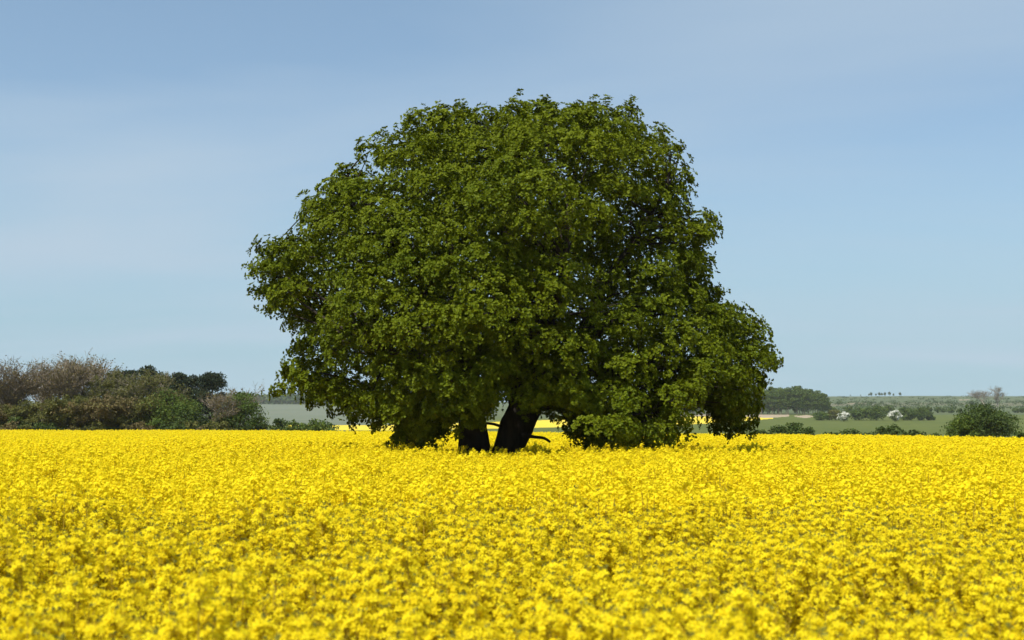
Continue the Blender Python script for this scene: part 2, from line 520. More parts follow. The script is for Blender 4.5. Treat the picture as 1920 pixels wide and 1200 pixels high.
# boughs that hang in front of the stems and down to the crop
extra = [(800, 740, -6.2, .9), (840, 762, -6.6, .85), (880, 756, -6.8, .95), (915, 742, -6.6, .8), (860, 728, -7.2, .9), (930, 700, -7, .8), (985, 752, -6.0, .65),
         (1012, 742, -6.2, .75), (1075, 745, -6.0, .85), (1110, 762, -6.2, .85), (905, 774, -5.8, .6), (868, 786, -5.5, .55), (820, 712, -7, .9), (770, 730, -6, .9), (1060, 715, -6.6, .8), (1150, 740, -6, .9),
         (770, 822, 0, .75), (750, 834, .4, .55), (800, 828, -.3, .6), (785, 800, .5, .8), (770, 790, -1.5, .8),
         (1085, 822, -.5, .7), (1120, 826, .3, .75), (1160, 828, -.8, .75), (1200, 830, .2, .6), (1238, 806, -.2, .75), (1140, 798, -1.4, .85), (1100, 798, .8, .8), (1190, 800, -1, .85),
         (1225, 775, .5, .85), (1356, 796, 0, .65), (1390, 786, .4, .65), (1396, 814, -.2, .5), (1362, 766, .8, .8), (1392, 748, -.5, .85), (1350, 815, .3, .45), (1330, 770, -.8, .7),
         (530, 735, 0, .55), (562, 730, .5, .7), (600, 752, -.4, .65), (645, 768, .3, .65), (685, 784, -.3, .65), (722, 794, 0, .65), (620, 730, 1, .8), (670, 755, -1, .8)]
BO = np.concatenate([BO, [list(at(u, v, TY + dy)) for u, v, dy, r in extra]])
BOd = np.concatenate([BOd, np.full(len(extra), 1.3)])
BOr = np.concatenate([np.zeros(len(BO) - len(extra)), [e[3] for e in extra]])
CL = np.concatenate([BO, CI]); CLd = np.concatenate([BOd, CId])
oak = empty('oak_tree', (0, TY, gz(0, TY)))
tag(oak, 'large round-crowned oak tree standing alone in the yellow rapeseed', 'tree')
oz = np.array(oak.location)
crown = MB()
sp_c, sp_a, sp_s = [], [], []
for p, dd, fixed in zip(BO, BOd, BOr):                       # boughs: leafy domes, bare below
    out = norm((p - core) * np.array([1, 1, 0.8]))
    top = norm(out * .62 + np.array([0, 0, .8]))
    r = rng.uniform(.70, 1.30) * np.clip(.30 + dd * .36, .45, 1)
    if fixed: r = fixed
    k = int(50 * (r / .85) ** 2) + 4
    d = norm(rng.normal(size=(k * 3, 3)))
    d = d[(d @ top) > -0.05][:k]; k = len(d)
    lump = 1 + .22 * np.sin(d[:, 0] * 5 + p[0] * 3) * np.sin(d[:, 1] * 5 + p[1] * 3) + rng.normal(size=k) * .05
    pos = p + d * r * np.array([1, 1, .66]) * (lump * rng.uniform(.82, 1.0, k))[:, None]
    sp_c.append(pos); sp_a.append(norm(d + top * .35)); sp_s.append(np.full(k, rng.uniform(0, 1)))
for p, dd in zip(CI, CId):
    k = int(rng.integers(13, 19))
    d = norm(rng.normal(size=(k, 3)) + np.array([0, 0, 0.4]))
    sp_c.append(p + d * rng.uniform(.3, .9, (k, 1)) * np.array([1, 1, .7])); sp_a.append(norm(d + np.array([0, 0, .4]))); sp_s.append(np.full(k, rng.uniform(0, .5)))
# small shoots that break the outline
for i in range(520):
    j = rng.integers(len(BO))
    if BOd[j] > 1.5: continue
    out = norm((BO[j] - core) * np.array([1, .4, 1.0]) + rng.normal(size=3) * 2.0 + np.array([0, 0, 1.0]))
    L = rng.uniform(.45, .80)
    for t in (.55, .7, .85, 1.0):
        k = int(rng.integers(1, 4))
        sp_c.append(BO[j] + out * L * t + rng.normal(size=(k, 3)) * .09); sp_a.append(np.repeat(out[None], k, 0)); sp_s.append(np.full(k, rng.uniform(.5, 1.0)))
sp_c = np.concatenate(sp_c); sp_a = np.concatenate(sp_a); sp_s = np.concatenate(sp_s)
NLEAF = 13
c = np.repeat(sp_c, NLEAF, 0); a = np.repeat(sp_a, NLEAF, 0); s0 = np.repeat(sp_s, NLEAF)
g = rng.normal(size=c.shape); g = norm(g - (g * a).sum(1, keepdims=True) * a)
d = norm(g + a * rng.uniform(-.15, .9, (len(c), 1)))
nrm = norm(a + rng.normal(size=c.shape) * .38 + np.array([0, 0, .2]))
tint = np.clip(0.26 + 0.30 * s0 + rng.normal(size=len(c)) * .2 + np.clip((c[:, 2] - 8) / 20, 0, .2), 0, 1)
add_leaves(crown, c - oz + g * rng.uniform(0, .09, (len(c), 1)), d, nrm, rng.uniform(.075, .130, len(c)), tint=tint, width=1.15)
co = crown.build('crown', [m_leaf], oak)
tag(co, 'dense mid green oak foliage in rounded clumps', kind='stuff')
print('oak clumps', len(CL), 'leaves', len(c))

def P(u, v, dY=0.0):
    q = at(u, v, TY); return np.array([q.x, TY + dY, q.z])
def bark_stem(mb, ctrl, radii, n, sides=22):
    pts = spline(ctrl, n) - oz
    rad = np.interp(np.linspace(0, 1, n), np.linspace(0, 1, len(radii)), radii)
    ang = np.linspace(0, 2 * math.pi, sides, endpoint=False)
    tube(mb, pts, rad, sides, rough=0.035)
gz0 = gz(0, TY)
def Pg(u, dz, dY=0.0):
    q = at(u, VH, TY); return np.array([q.x, TY + dY, gz0 + dz])
trunk = MB()
bark_stem(trunk, [Pg(893, -.3), Pg(892, .35), P(890, 850), P(886, 800), P(882, 750, -.3), P(868, 690, -.8), P(842, 600, -1.2)], [.98, .78, .64, .55, .46, .40, .30], 46)
bark_stem(trunk, [Pg(925, -.3, .1), Pg(930, .35, .1), P(950, 848, .1), P(968, 800, .15), P(990, 752, .2), P(1005, 700, .3), P(1010, 620, .4)], [1.0, .74, .56, .66, .62, .50, .38], 46)
trunk.build('trunk', [m_bark], oak, smooth=True)
limbs = [
    ([P(995, 745, .2), P(1030, 745, .0), P(1055, 712, -.4), P(1085, 640, -1.2), P(1130, 540, -2.0)], [.52, .46, .40, .30, .14]),
    ([P(975, 775, .2), P(965, 720, .0), P(960, 660, -.4), P(940, 560, -1), P(950, 430, -1.5), P(975, 310, -1.2)], [.40, .36, .34, .28, .2, .08]),
    ([P(884, 770), P(840, 730, .8), P(770, 690, 1.8), P(690, 640, 2.6), P(590, 600, 3)], [.38, .32, .26, .18, .07]),
    ([P(842, 600, -1.2), P(790, 520, -1.6), P(720, 440, -2), P(650, 380, -2)], [.3, .24, .18, .06]),
    ([P(860, 660, -1), P(850, 540, .5), P(840, 420, 1.2), P(830, 300, 1.5)], [.3, .24, .18, .06]),
    ([P(1010, 620, .4), P(1030, 520, 1), P(1060, 400, 1.4), P(1090, 280, 1.4)], [.36, .28, .2, .07]),
    ([P(1085, 640, -1.2), P(1160, 600, -.5), P(1240, 570, .4), P(1340, 560, 1)], [.28, .22, .16, .06]),
    ([P(1055, 712, -.4), P(1120, 690, .8), P(1220, 680, 1.5), P(1330, 690, 1.8), P(1400, 730, 1.5)], [.32, .26, .2, .13, .06]),
    ([P(1130, 540, -2), P(1190, 450, -2), P(1240, 370, -1.6)], [.16, .12, .05]),
    ([P(886, 740, -.3), P(840, 720, -2.2), P(780, 680, -3.4), P(720, 660, -4)], [.28, .22, .15, .06]),
    ([P(1000, 700, .2), P(1010, 660, -2.5), P(1030, 600, -4), P(1050, 520, -5)], [.30, .24, .16, .06]),
    ([P(1005, 690, .3), P(1000, 640, 3), P(990, 560, 5), P(980, 460, 6.5)], [.30, .24, .16, .06]),
    ([P(880, 720, 0), P(870, 660, 3), P(850, 580, 5), P(800, 520, 6.5)], [.28, .22, .16, .06]),
    ([P(1040, 740, -.2), P(1100, 735, -1.8), P(1160, 740, -2.4), P(1210, 775, -2.6)], [.2, .16, .11, .04]),
    ([P(884, 760, 0), P(820, 735, -.2), P(770, 760, -.5), P(765, 830, -.6)], [.18, .13, .09, .03]),
]
tips = []
for ctrl, rad in limbs:
    lm = MB(); n = 6 * len(ctrl)
    bark_stem(lm, ctrl, rad, n, 12)
    lm.build('limb', [m_bark], oak, smooth=True)
    tips.append(spline(ctrl, n)[n // 3:])
tips = np.concatenate(tips)
# boughs and twigs reaching from the limbs into the leaf clumps
tw = MB()
for j in rng.permutation(len(CL))[:900]:
    p = CL[j]
    dist = np.linalg.norm((tips - p) * np.array([1, 1, 1.2]), axis=1) + (tips[:, 2] > p[2]) * 1.2
    b = tips[np.argmin(dist)]
    mid = (p + b) / 2 + rng.normal(size=3) * .25 + np.array([0, 0, .25])
    L = np.linalg.norm(p - b)
    tube(tw, spline([b, mid, p], 6) - oz, np.linspace(.025 + .012 * L, .010, 6), 4, rough=.05)
tag(tw.build('branches', [m_bark], oak, smooth=True), kind='stuff')
db = MB()
bark_stem(db, [P(980, 815, -.3), P(1000, 819, -.75), P(1018, 821, -.9), P(1030, 828, -1.0)], [.10, .065, .055, .045], 14, 8)
tag(db.build('dead_branch', [m_bark], oak, smooth=True), 'bare broken stub sticking out of the trunk')
db = MB()
bark_stem(db, [P(972, 796, .1), P(945, 800, -.1), P(925, 795, -.2), P(905, 793, -.2)], [.07, .06, .055, .05], 12, 8)
tag(db.build('dead_branch', [m_bark], oak, smooth=True), 'bare low branch crossing the gap between the two stems')

# ------------------------------------------------------------------ background trees and shrubs
m_twig = mat('bare twigs', (0.19, 0.155, 0.115), 0.95, attr='tint', color2=(0.27, 0.23, 0.18))
m_bud = mat('budding leaves', (0.135, 0.125, 0.035), 0.8, trans=0.25, attr='tint', color2=(0.175, 0.125, 0.06))
m_olive = mat('olive young leaves', (0.105, 0.115, 0.022), 0.7, trans=0.25, attr='tint', color2=(0.15, 0.145, 0.035))
m_shrub = mat('shrub leaves', (0.060, 0.105, 0.013), 0.6, trans=0.25, attr='tint', color2=(0.125, 0.165, 0.018))
m_dark = mat('dark shrub leaves', (0.042, 0.072, 0.014), 0.6, trans=0.2, attr='tint', color2=(0.080, 0.115, 0.018))
m_pine = mat('pine needles', (0.020, 0.034, 0.016), 0.7, attr='tint', color2=(0.045, 0.062, 0.022))
m_beech = mat('wood canopy leaves', (0.055, 0.095, 0.012), 0.7, trans=0.2, attr='tint', color2=(0.100, 0.140, 0.018))
m_haw = mat('white blossom', (0.62, 0.62, 0.52), 0.7, attr='tint', color2=(0.75, 0.75, 0.68))

def foliage(w, dpt, h, z0, nclump, per, size, shape=0.5, up=0.5, flat=0.6):
    """leaf clumps filling a rounded body of width w, depth dpt, from z0 to h"""
    mb = MB(); C, D, N_, S, T = [], [], [], [], []
    for i in range(nclump):
        d = norm(rng.normal(size=3)); 
        rr_ = rng.uniform(.55, .97) if i % 4 else rng.uniform(.1, .6)
        p = np.array([d[0] * w / 2, d[1] * dpt / 2, (z0 + h) / 2 + d[2] * (h - z0) / 2]) * 1.0
        cen = np.array([0, 0, (z0 + h) / 2])
        p = cen + (p - cen) * rr_
        if p[2] > cen[2]: p[:2] *= (1 - shape * 0.25 * (p[2] - cen[2]) / (h - cen[2]))
        r = rng.uniform(.13, .22) * min(w, h - z0 + w * .3)
        e = norm(rng.normal(size=(per, 3)) + np.array([0, 0, up]))
        C.append(p + e * r * np.array([1, 1, flat]) * rng.uniform(.4, 1, (per, 1)))
        D.append(norm(rng.normal(size=(per, 3)) + e * .6)); N_.append(norm(e + rng.normal(size=(per, 3)) * .5 + [0, 0, .4]))
        S.append(rng.uniform(.6, 1.3, per) * size); T.append(np.clip(rng.uniform(0, .7) + rng.normal(size=per) * .18, 0, 1))
    C = np.concatenate(C); C[:, 2] = np.maximum(C[:, 2], .05)
    add_leaves(mb, C, np.concatenate(D), np.concatenate(N_), np.concatenate(S), tint=np.concatenate(T), width=1.5)
    return mb

def simple_trunk(h, r, nb=5, lean=0.05, spread=.35):
    mb = MB()
    top = np.array([rng.normal() * lean * h, rng.normal() * lean * h, h])
    tube(mb, spline([(0, 0, -.3), top * .35 + rng.normal(size=3) * .02 * h, top * .7, top], 9), np.linspace(r * 1.25, r * .25, 9), 7, rough=.04)
    for i in range(nb):
        z = rng.uniform(.3, .85); b = top * z; a_ = rng.uniform(0, 6.28)
        e = b + np.array([math.cos(a_), math.sin(a_), .7]) * h * spread * rng.uniform(.6, 1) * (1.1 - z * .5)
        tube(mb, spline([b, (b + e) / 2 + [0, 0, .02 * h], e], 5), np.linspace(r * .5, r * .12, 5), 5)
    return mb

def bare_twigs(h, spread, r, levels=4, kids=(8, 6, 5, 5), upright=.7):
    """trunk and fine winter twigs: returns trunk part, twig part"""
    tr, twg = MB(), MB()
    def grow(p, d, L, rad, lev):
        n = 5
        pts = [p]; q = p.copy(); dd = d.copy()
        for i in range(n - 1):
            dd = norm(dd + rng.normal(size=3) * .13 + np.array([0, 0, .07 * upright]))
            q = q + dd * L / (n - 1); pts.append(q.copy())
        pts = np.array(pts)
        rend = max(rad * .35, .012)
        tube(tr if lev <= 1 else twg, pts, np.linspace(rad, rend, n), 6 if lev == 0 else (4 if lev == 1 else 3), tint=rng.random(), cap=lev < 2)
        if lev >= levels: return
        for i in range(kids[lev]):
            t = rng.uniform(.35 if lev else .28, 1.0)
            k = t * (n - 1); i0 = min(int(k), n - 2); b = pts[i0] + (pts[i0 + 1] - pts[i0]) * (k - i0)
            ax = norm(rng.normal(size=3)); ax = norm(ax - (ax @ dd) * dd)
            nd = norm(dd * rng.uniform(.6, 1.0) + ax * rng.uniform(.5, 1.0) * spread + np.array([0, 0, .25 * upright]))
            grow(b, nd, L * rng.uniform(.48, .72) * (1.0 if lev else .85), max(rad * rng.uniform(.38, .55), .014), lev + 1)
    grow(np.array([0, 0, -.3]), norm(np.array([rng.normal() * .05, rng.normal() * .05, 1])), h * .60, r, 0)
    return tr, twg

def fit_height(parts, h, w=None):
    """scale MB parts together to total height h (and width w)"""
    v = np.concatenate([np.concatenate(p.v) for p in parts if p.n])
    s = h / v[:, 2].max()
    sx = s if w is None else w / (np.percentile(v[:, 0], 98) - np.percentile(v[:, 0], 2))
    for p in parts:
        p.v = [b * np.array([sx, sx, s]) for b in p.v]

def make_bare(name, bud=0.0, spread=.75, budmat=None, upright=.7, h=12., w=9.):
    tr, twg = bare_twigs(12, spread, .2, upright=upright)
    fit_height([tr, twg], h, w)
    parts = [('trunk', tr.mesh('trunk', [m_twig], True), None), ('twigs', twg.mesh('twigs', [m_twig]), 'stuff')]
    if bud > 0:
        tv = np.concatenate(twg.v)
        k = int(len(tv) * bud)
        sel = tv[rng.integers(0, len(tv), k)] + rng.normal(size=(k, 3)) * .10
        bm = MB(); add_leaves(bm, sel, rand_dirs(k), rand_dirs(k) + [0, 0, .4], rng.uniform(.10, .24, k), tint=np.clip(rng.normal(.4, .3, k), 0, 1), width=1.3)
        parts.append(('young_leaves', bm.mesh('young_leaves', [budmat or m_bud]), 'stuff'))
    return parts

def make_leafy(w, h, z0, nclump, per, size, mt, trunk_r=.12, shape=.5, up=.5, d=None, partname='crown'):
    return [('trunk', simple_trunk(h * .8, trunk_r, 6).mesh('trunk', [m_bark], True), None),
            (partname, foliage(w, d or w, h, z0, nclump, per, size, shape, up).mesh(partname, [mt]), 'stuff')]

def put(name, parts, u, Y, label, cat, group=None, rz=None, sc=1.0, v=None):
    """stand a thing at photo column u and depth Y on the ground (or where pixel u, v meets the far ground)"""
    if v is not None: Y = far_Y(u, v)
    x = tx_of(u) * Y
    o = empty(name, (x, Y, gz(x, Y) - .05), rng.uniform(0, 6.28) if rz is None else rz, sc)
    tag(o, label, cat, group)
    for nm, me, kd in parts:
        p = link(nm, me, o)
        if kd: p['kind'] = kd
    return o
S2 = 200 / F        # metres per photo pixel at 200 m

# left-hand copse: bare and budding trees
bareA = [make_bare('bare', .10, .75, m_bud, h=11, w=8) for _ in range(3)]
bareB = [make_bare('bare', .25, .85, m_bud, h=11, w=8.5) for _ in range(3)]
oliveB = [make_bare('bare', .75, .85, m_olive, h=11, w=8.5) for _ in range(2)]
G1 = 'leafless trees of the copse left of the oak'
copse = [  # u, Y, top v, mesh, label
    (-22, 203, 704, bareB[0], 'brown leafless tree at the outer end of the copse'),
    (-4, 209, 700, bareB[1], 'brown leafless tree behind the outermost trees of the copse'),
    (8, 206, 694, bareA[1], 'pale grey leafless tree beside the outermost tree of the copse'),
    (48, 210, 670, bareA[0], 'grey twiggy leafless tree with dark slender trunk in the copse'),
    (80, 216, 676, bareA[2], 'grey brown leafless tree behind the slender dark trunked one'),
    (118, 212, 668, bareB[1], 'brownish budding tree next to the tallest tree of the copse'),
    (152, 207, 656, bareA[1], 'tallest leafless tree of the copse with fine upright twigs'),
    (180, 214, 668, bareB[2], 'brown budding tree between the tallest tree and the olive ones'),
    (208, 208, 682, oliveB[0], 'olive budding tree nearest the tallest leafless tree'),
    (240, 206, 690, oliveB[1], 'olive budding tree standing against the dark pines'),
]
for u, Y, vt, me, lb in copse:
    h = (at(u, vt, Y).z - gz(tx_of(u) * Y, Y)) / 11.0
    put('leafless_tree', me, u, Y, lb, 'tree', G1, sc=h)
# olive and brown undergrowth of young thorn shrubs in front of them
under = [make_bare('under', 1.2, 1.0, mm, upright=.45, h=5, w=6) for mm in (m_bud, m_olive, m_olive)]
G2 = 'budding thorn shrubs under the copse'
for k, (u, Y, vt) in enumerate([(-15, 198, 752), (20, 199, 760), (62, 198, 748), (98, 199, 755), (130, 197, 742), (168, 198, 750), (205, 197, 738), (238, 198, 742), (262, 200, 750)]):
    h = (at(u, vt, Y).z - gz(tx_of(u) * Y, Y)) / 5.0
    put('thorn_shrub', under[k % 3], u, Y, ('brown budding', 'olive green', 'olive green')[k % 3] + ' thorn shrub in the undergrowth of the copse', 'shrub', G2, sc=h)
for u, Y, vt, wpx, lb in [(35, 194, 778, 46, 'small dark green shrub at the foot of the leafless copse'),
                          (72, 194, 790, 40, 'low bright green bush beside the small dark shrub under the copse')]:
    h = at(u, vt, Y).z - gz(tx_of(u) * Y, Y)
    put('shrub', make_leafy(wpx * S2, h, .1, 26, 60, .26, m_dark), u, Y, lb, 'shrub')

G4 = 'low shrubs along the copse foot'
low = [make_leafy(5, 2.6, .05, 34, 60, .26, mm) for mm in (m_dark, m_olive, m_bud)]
for k, u in enumerate(list(range(-30, 420, 20))):
    x = tx_of(u + 4 * (k % 3)) * 193.0
    put('low_shrub', low[k % 3], u + 4 * (k % 3), 193.0 + (k % 2) * 2.5, ('low dark green shrub', 'low olive shrub', 'low brown budding shrub')[k % 3] + ' along the foot of the copse', 'shrub', G4, sc=.9 + .1 * (k % 4))

# pines
def make_pine(h, w):
    tr = simple_trunk(h * .93, .22, 7, .03, .3)
    mb = MB()
    for i in range(42):
        z = h * (rng.uniform(.34, .97) if i > 5 else rng.uniform(.88, .99)); a_ = rng.uniform(0, 6.28)
        rad = w / 2 * (1.0 if z < h * .75 else .75 * (1.1 - (z / h - .75) * 3.0)) * rng.uniform(.15, .95)
        r = rng.uniform(.8, 1.5)
        e = norm(rng.normal(size=(190, 3)) + [0, 0, .5])
        cpt = np.array([math.cos(a_) * rad, math.sin(a_) * rad, z - .4]) + e * r * np.array([1, 1, .5]) * rng.uniform(.3, 1, (190, 1))
        add_leaves(mb, cpt, norm(e + rng.normal(size=(190, 3)) * .5), e + rng.normal(size=(190, 3)) * .5, rng.uniform(.18, .36, 190), tint=np.clip(rng.uniform(0, .5) + rng.normal(size=190) * .2, 0, 1), width=.8)
    return [('trunk', tr.mesh('trunk', [m_bark], True), None), ('needles', mb.mesh('needles', [m_pine]), 'stuff')]
pines = [make_pine(10, 7.0) for _ in range(3)]
for k, (u, Y, vt, lb) in enumerate([
        (238, 222, 692, 'dark pine half hidden behind the olive budding tree'),
        (274, 218, 686, 'tallest dark pine with rounded knob top'),
        (308, 222, 704, 'dark pine in the dip right of the tallest pine'),
        (338, 217, 697, 'dark pine with jagged top above the green hazel bush'),
        (366, 221, 703, 'dark pine between the jagged topped pine and the end one'),
        (394, 216, 697, 'end pine of the row with dense dark crown')]):
    h = (at(u, vt, Y).z - gz(tx_of(u) * Y, Y)) / 10.0
    put('pine_tree', pines[k % 3], u, Y, lb, 'tree', 'dark pines of the copse', sc=h)

# green bushes at the copse end
def bush(u, vt, wpx, Y, mt, lb, nclump=60, per=70, size=.24, name='shrub', v=None, group=None, up=.5, shape=.5):
    if v is not None: Y = far_Y(u, v)
    w = wpx / F * Y
    x = tx_of(u) * Y
    h = at(u, vt, Y).z - gz(x, Y)
    return put(name, make_leafy(w, h, .05 * h, nclump, per, size, mt, max(.05, .02 * h), up=up, shape=shape), u, Y, lb, 'shrub' , group)
bush(320, 732, 112, 198, m_shrub, 'broad bright green bush below the jagged topped pine', 90, 80)
bush(300, 782, 64, 194, m_shrub, 'low vivid green bush in front of the broad bright one', 40, 60)
bush(352, 762, 60, 196, m_dark, 'dark green bush between the broad bush and the bare pale tree', 40, 60)
bush(452, 737, 96, 199, m_shrub, 'rounded green bush at the open end of the copse', 90, 80)
bush(482, 775, 40, 197, m_dark, 'small dark bush leaning on the rounded end bush', 30, 60)
bush(420, 772, 50, 196, m_dark, 'dull green bush between the bare pale tree and rounded bush', 34, 60)
bush(400, 768, 60, 201, m_dark, 'dark bush behind the small pale leafless tree', 40, 60)
pale = make_bare('pale', .05, .6, m_bud, upright=1.0, h=7, w=4)
for u, vt, Y, lb in [(392, 722, 195, 'small pale leafless tree in front of the end pine'), (428, 714, 204, 'thin grey leafless tree rising behind the rounded green bush')]:
    h = (at(u, vt, Y).z - gz(tx_of(u) * Y, Y)) / 7
    put('leafless_tree', pale, u, Y, lb, 'tree', sc=h)
bush(522, 783, 44, 197, m_dark, 'small bush just right of the copse end', 30, 60)
bush(556, 788, 44, 192, m_shrub, 'low green bush between two other low bushes left of the oak', 30, 60)
bush(598, 786, 66, 190, m_shrub, 'wide low green bush under the left edge of the oak crown', 46, 60)
# right-hand field edge
bush(1428, 806, 40, 158, m_dark, 'tiny bush under the right edge of the oak crown', 24, 50)
bush(1486, 796, 88, 156, m_dark, 'rounded dark bush right of the oak on the crop edge', 60, 70)
bush(1548, 811, 46, 154, m_dark, 'very low bush right of the rounded dark bush', 24, 50)
bush(1594, 803, 56, 153, m_dark, 'low bush left of the taller hedge bush on the crop edge', 40, 60)
bush(1632, 808, 44, 152, m_dark, 'low gap filling bush beside the taller hedge bush', 30, 60)
bush(1668, 799, 66, 151, m_dark, 'taller hedge bush halfway to the big round bush', 50, 60)
bush(1716, 809, 54, 149, m_dark, 'low bush right of the taller hedge bush', 30, 60)
bush(1752, 814, 40, 147, m_dark, 'low bush just left of the big round bush', 24, 50)
bush(1844, 762, 124, 146, m_dark, 'big round green bush at the right end of the crop edge', 150, 110, .17, up=.7)
bush(1806, 778, 62, 143, m_shrub, 'lighter green leaves painted as the sunlit left side of the big round bush', 60, 80, .16)  # lighter leaf colour stands in for sun on the big bush's left side
bush(1914, 812, 36, 140, m_dark, 'small bush right of the big round bush', 24, 50)
bush(1975, 800, 60, 141, m_dark, 'bush beyond the small bush at the end of the hedge', 24, 50)

# far scrub hedge with hawthorns in the green field
for k, (u, vt, w, mt, lb) in enumerate([
        (1540, 773, 40, m_shrub, 'pale green shrub at the wood end of the far hedge'),
        (1566, 769, 40, m_olive, 'olive shrub beside the first white hawthorn in the far hedge'),
        (1612, 766, 44, m_beech, 'green shrub between the two white hawthorns, nearer the first'),
        (1644, 762, 44, m_beech, 'tallest dark shrub of the far hedge between the hawthorns'),
        (1702, 764, 40, m_beech, 'dark shrub right of the second hawthorn in the far hedge'),
        (1728, 768, 36, m_beech, 'rounded shrub near the open end of the far hedge'),
        (1745, 779, 14, m_dark, 'tiny shrub at the open end of the far hedge')]):
    bush(u, vt, w, None, mt, lb, 40, 45, .8, v=788.5, group='shrubs of the far hedge')
for u, vt, w, lb in [(1582, 774, 24, 'white flowering hawthorn near the wood end of the far hedge'), (1679, 771, 21, 'rounder white flowering hawthorn in the middle of the far hedge')]:
    Y = far_Y(u, 790.5); x = tx_of(u) * Y; h = at(u, vt, Y).z - gz(x, Y)
    parts = make_leafy(w / F * Y, h, .3, 40, 40, .5, m_beech)
    parts.append(('blossom', foliage(w / F * Y * 1.06, w / F * Y * 1.06, h * 1.04, .6, 44, 40, .5, up=.9).mesh('blossom', [m_haw]), 'stuff'))
    put('hawthorn_bush', parts, u, Y, lb, 'shrub', 'hawthorns in the far hedge')
# second line of shrubs behind, up the slope
for u, vt, w, v in [(1590, 764, 30, 777), (1668, 760, 26, 776), (1760, 764, 16, 774), (1785, 767, 14, 774), (1800, 766, 10, 774), (1905, 765, 16, 774), (1918, 766, 14, 774), (1770, 767, 10, 773), (1640, 760, 22, 774), (1560, 762, 26, 777), (1740, 763, 18, 775), (1725, 764, 14, 775)]:
    bush(u, vt, w, None, m_beech, 'hazy green shrub on the slope behind the far hedge', 20, 30, 1.0, v=v, group='shrubs on the slope behind the far hedge')
bush(1828, 752, 17, None, m_dark, 'dark round tree left of the bare skyline tree', 24, 40, 1.2, v=769)
bush(1856, 755, 22, None, m_dark, 'dark bush at the foot of the bare skyline tree', 24, 40, 1.0, v=768)
Y = far_Y(1862, 769); h = (at(1862, 722, Y).z - gz(tx_of(1862) * Y, Y)) / 11
put('leafless_tree', bareA[2], 1868, Y, 'bare branched tree standing against the skyline behind the big bush', 'tree', sc=(h * .95, h * .95, h), rz=.6)
put('leafless_tree', bareA[0], 1850, Y + 20, 'smaller bare tree beside the bare skyline tree', 'tree', sc=h * .86, rz=2.0)

# beech wood beyond the yellow strip
def make_wood_tree(h, w, z0=.16):
    return [('trunk', simple_trunk(h * .85, .38, 6, .02, .25).mesh('trunk', [m_twig], True), None),
            ('crown', foliage(w, w, h, h * z0, 66, 50, .9, .4, .7).mesh('crown', [m_beech]), 'stuff')]
woods = [make_wood_tree(22, 11) for _ in range(4)]
inner = [make_wood_tree(22, 12, .06) for _ in range(3)]
tops = ([1230, 1260, 1290, 1330, 1380, 1420, 1440, 1480, 1520, 1548, 1566], [728, 730, 730, 728, 724, 722, 723, 721, 723, 735, 758])
G3 = 'broadleaved trees of the far wood'
for row, (dv, step) in enumerate([(778, 16), (776.5, 15), (775, 15)]):
    u = 1236 + row * 5
    while u < 1562 - row * 7:
        Y = far_Y(u, dv) ; uu = u + rng.normal() * 2
        vt = np.interp(uu, *tops) + rng.uniform(0, 7) + (6 if row == 0 else 0)
        x = tx_of(uu) * Y; h = at(uu, vt, Y).z - gz(x, Y)
        lb = 'front tree of the far wood with its pale trunk showing' if row == 0 else 'tree inside the far wood showing only its crown'
        put('wood_tree', woods[rng.integers(4)] if row == 0 else inner[rng.integers(3)], uu, Y, lb, 'tree', G3 if row == 0 else 'inner trees of the far wood', sc=(h / 22 * rng.uniform(.95, 1.1), h / 22, h / 22))
        u += step * rng.uniform(.85, 1.15)
# skyline trees on the ridge
sk = [make_leafy(15, 15, 4, 24, 30, 2.2, m_dark, .5) for _ in range(2)]
for k, (u, vt, lb) in enumerate([(1596, 740, 'lone low bush on the ridge left of the tree row'), (1615, 740, 'tiny bush on the ridge next to the tree row'),
                  (1631, 738, None), (1635, 736, None), (1644, 738, None), (1650, 736, None), (1655, 737, None), (1661, 736, None), (1669, 735, None), (1677, 738, None),
                  (1689, 736, 'small dark tree set apart at the end of the ridge row')]):
    Y = 2950; x = tx_of(u) * Y; h = at(u, vt, Y).z - gz(x, Y)
    put('ridge_tree', sk[k % 2], u, Y, lb or 'tiny dark tree in the row along the far ridge', 'tree', 'trees along the far ridge', sc=(h / 15 * .62, h / 15 * .62, h / 15))
# scattered bushes over the rough slopes, too small to tell apart
mb = MB()
for i in range(330):
    u = rng.uniform(1560, 2100); Y = rng.uniform(1150, 2700) if i % 3 else rng.uniform(1500, 2100)
    x = tx_of(u) * Y; z = gz(x, Y); hh = rng.uniform(2.0, 5.5) * (1.5 if i % 9 == 0 else 1); ww = hh * rng.uniform(.8, 1.8)
    e = norm(rng.normal(size=(30, 3)) + [0, 0, .4])
    add_leaves(mb, np.array([x, Y, z + hh * .45]) + e * np.array([ww, ww, hh * .5]), rand_dirs(30), e + rng.normal(size=(30, 3)) * .5, rng.uniform(1.0, 2.0, 30), tint=rng.random(30) * .6, width=1.5)
tag(mb.build('scrub_bushes', [m_dark]), 'scattered tiny bushes over the rough slopes below the ridge', 'bushes', kind='stuff')
# far wood on the left hill
mb = MB()
for i in range(620):
    u = rng.uniform(330, 760); Y = rng.uniform(2150, 2420)
    x = tx_of(u) * Y; z = gz(x, Y); hh = rng.uniform(11, 15)
    e = norm(rng.normal(size=(26, 3)) + [0, 0, .5]); cpt = np.array([x, Y, z + hh * .5]) + e * np.array([7, 7, hh * .5])
    add_leaves(mb, cpt, rand_dirs(26), e + rng.normal(size=(26, 3)) * .5, rng.uniform(3, 5.5, 26), tint=rng.random(26) * .6, width=1.6)
tag(mb.build('distant_wood', [m_dark]), 'hazy blue grey wood along the far hilltop left of the oak', 'wood', kind='stuff')

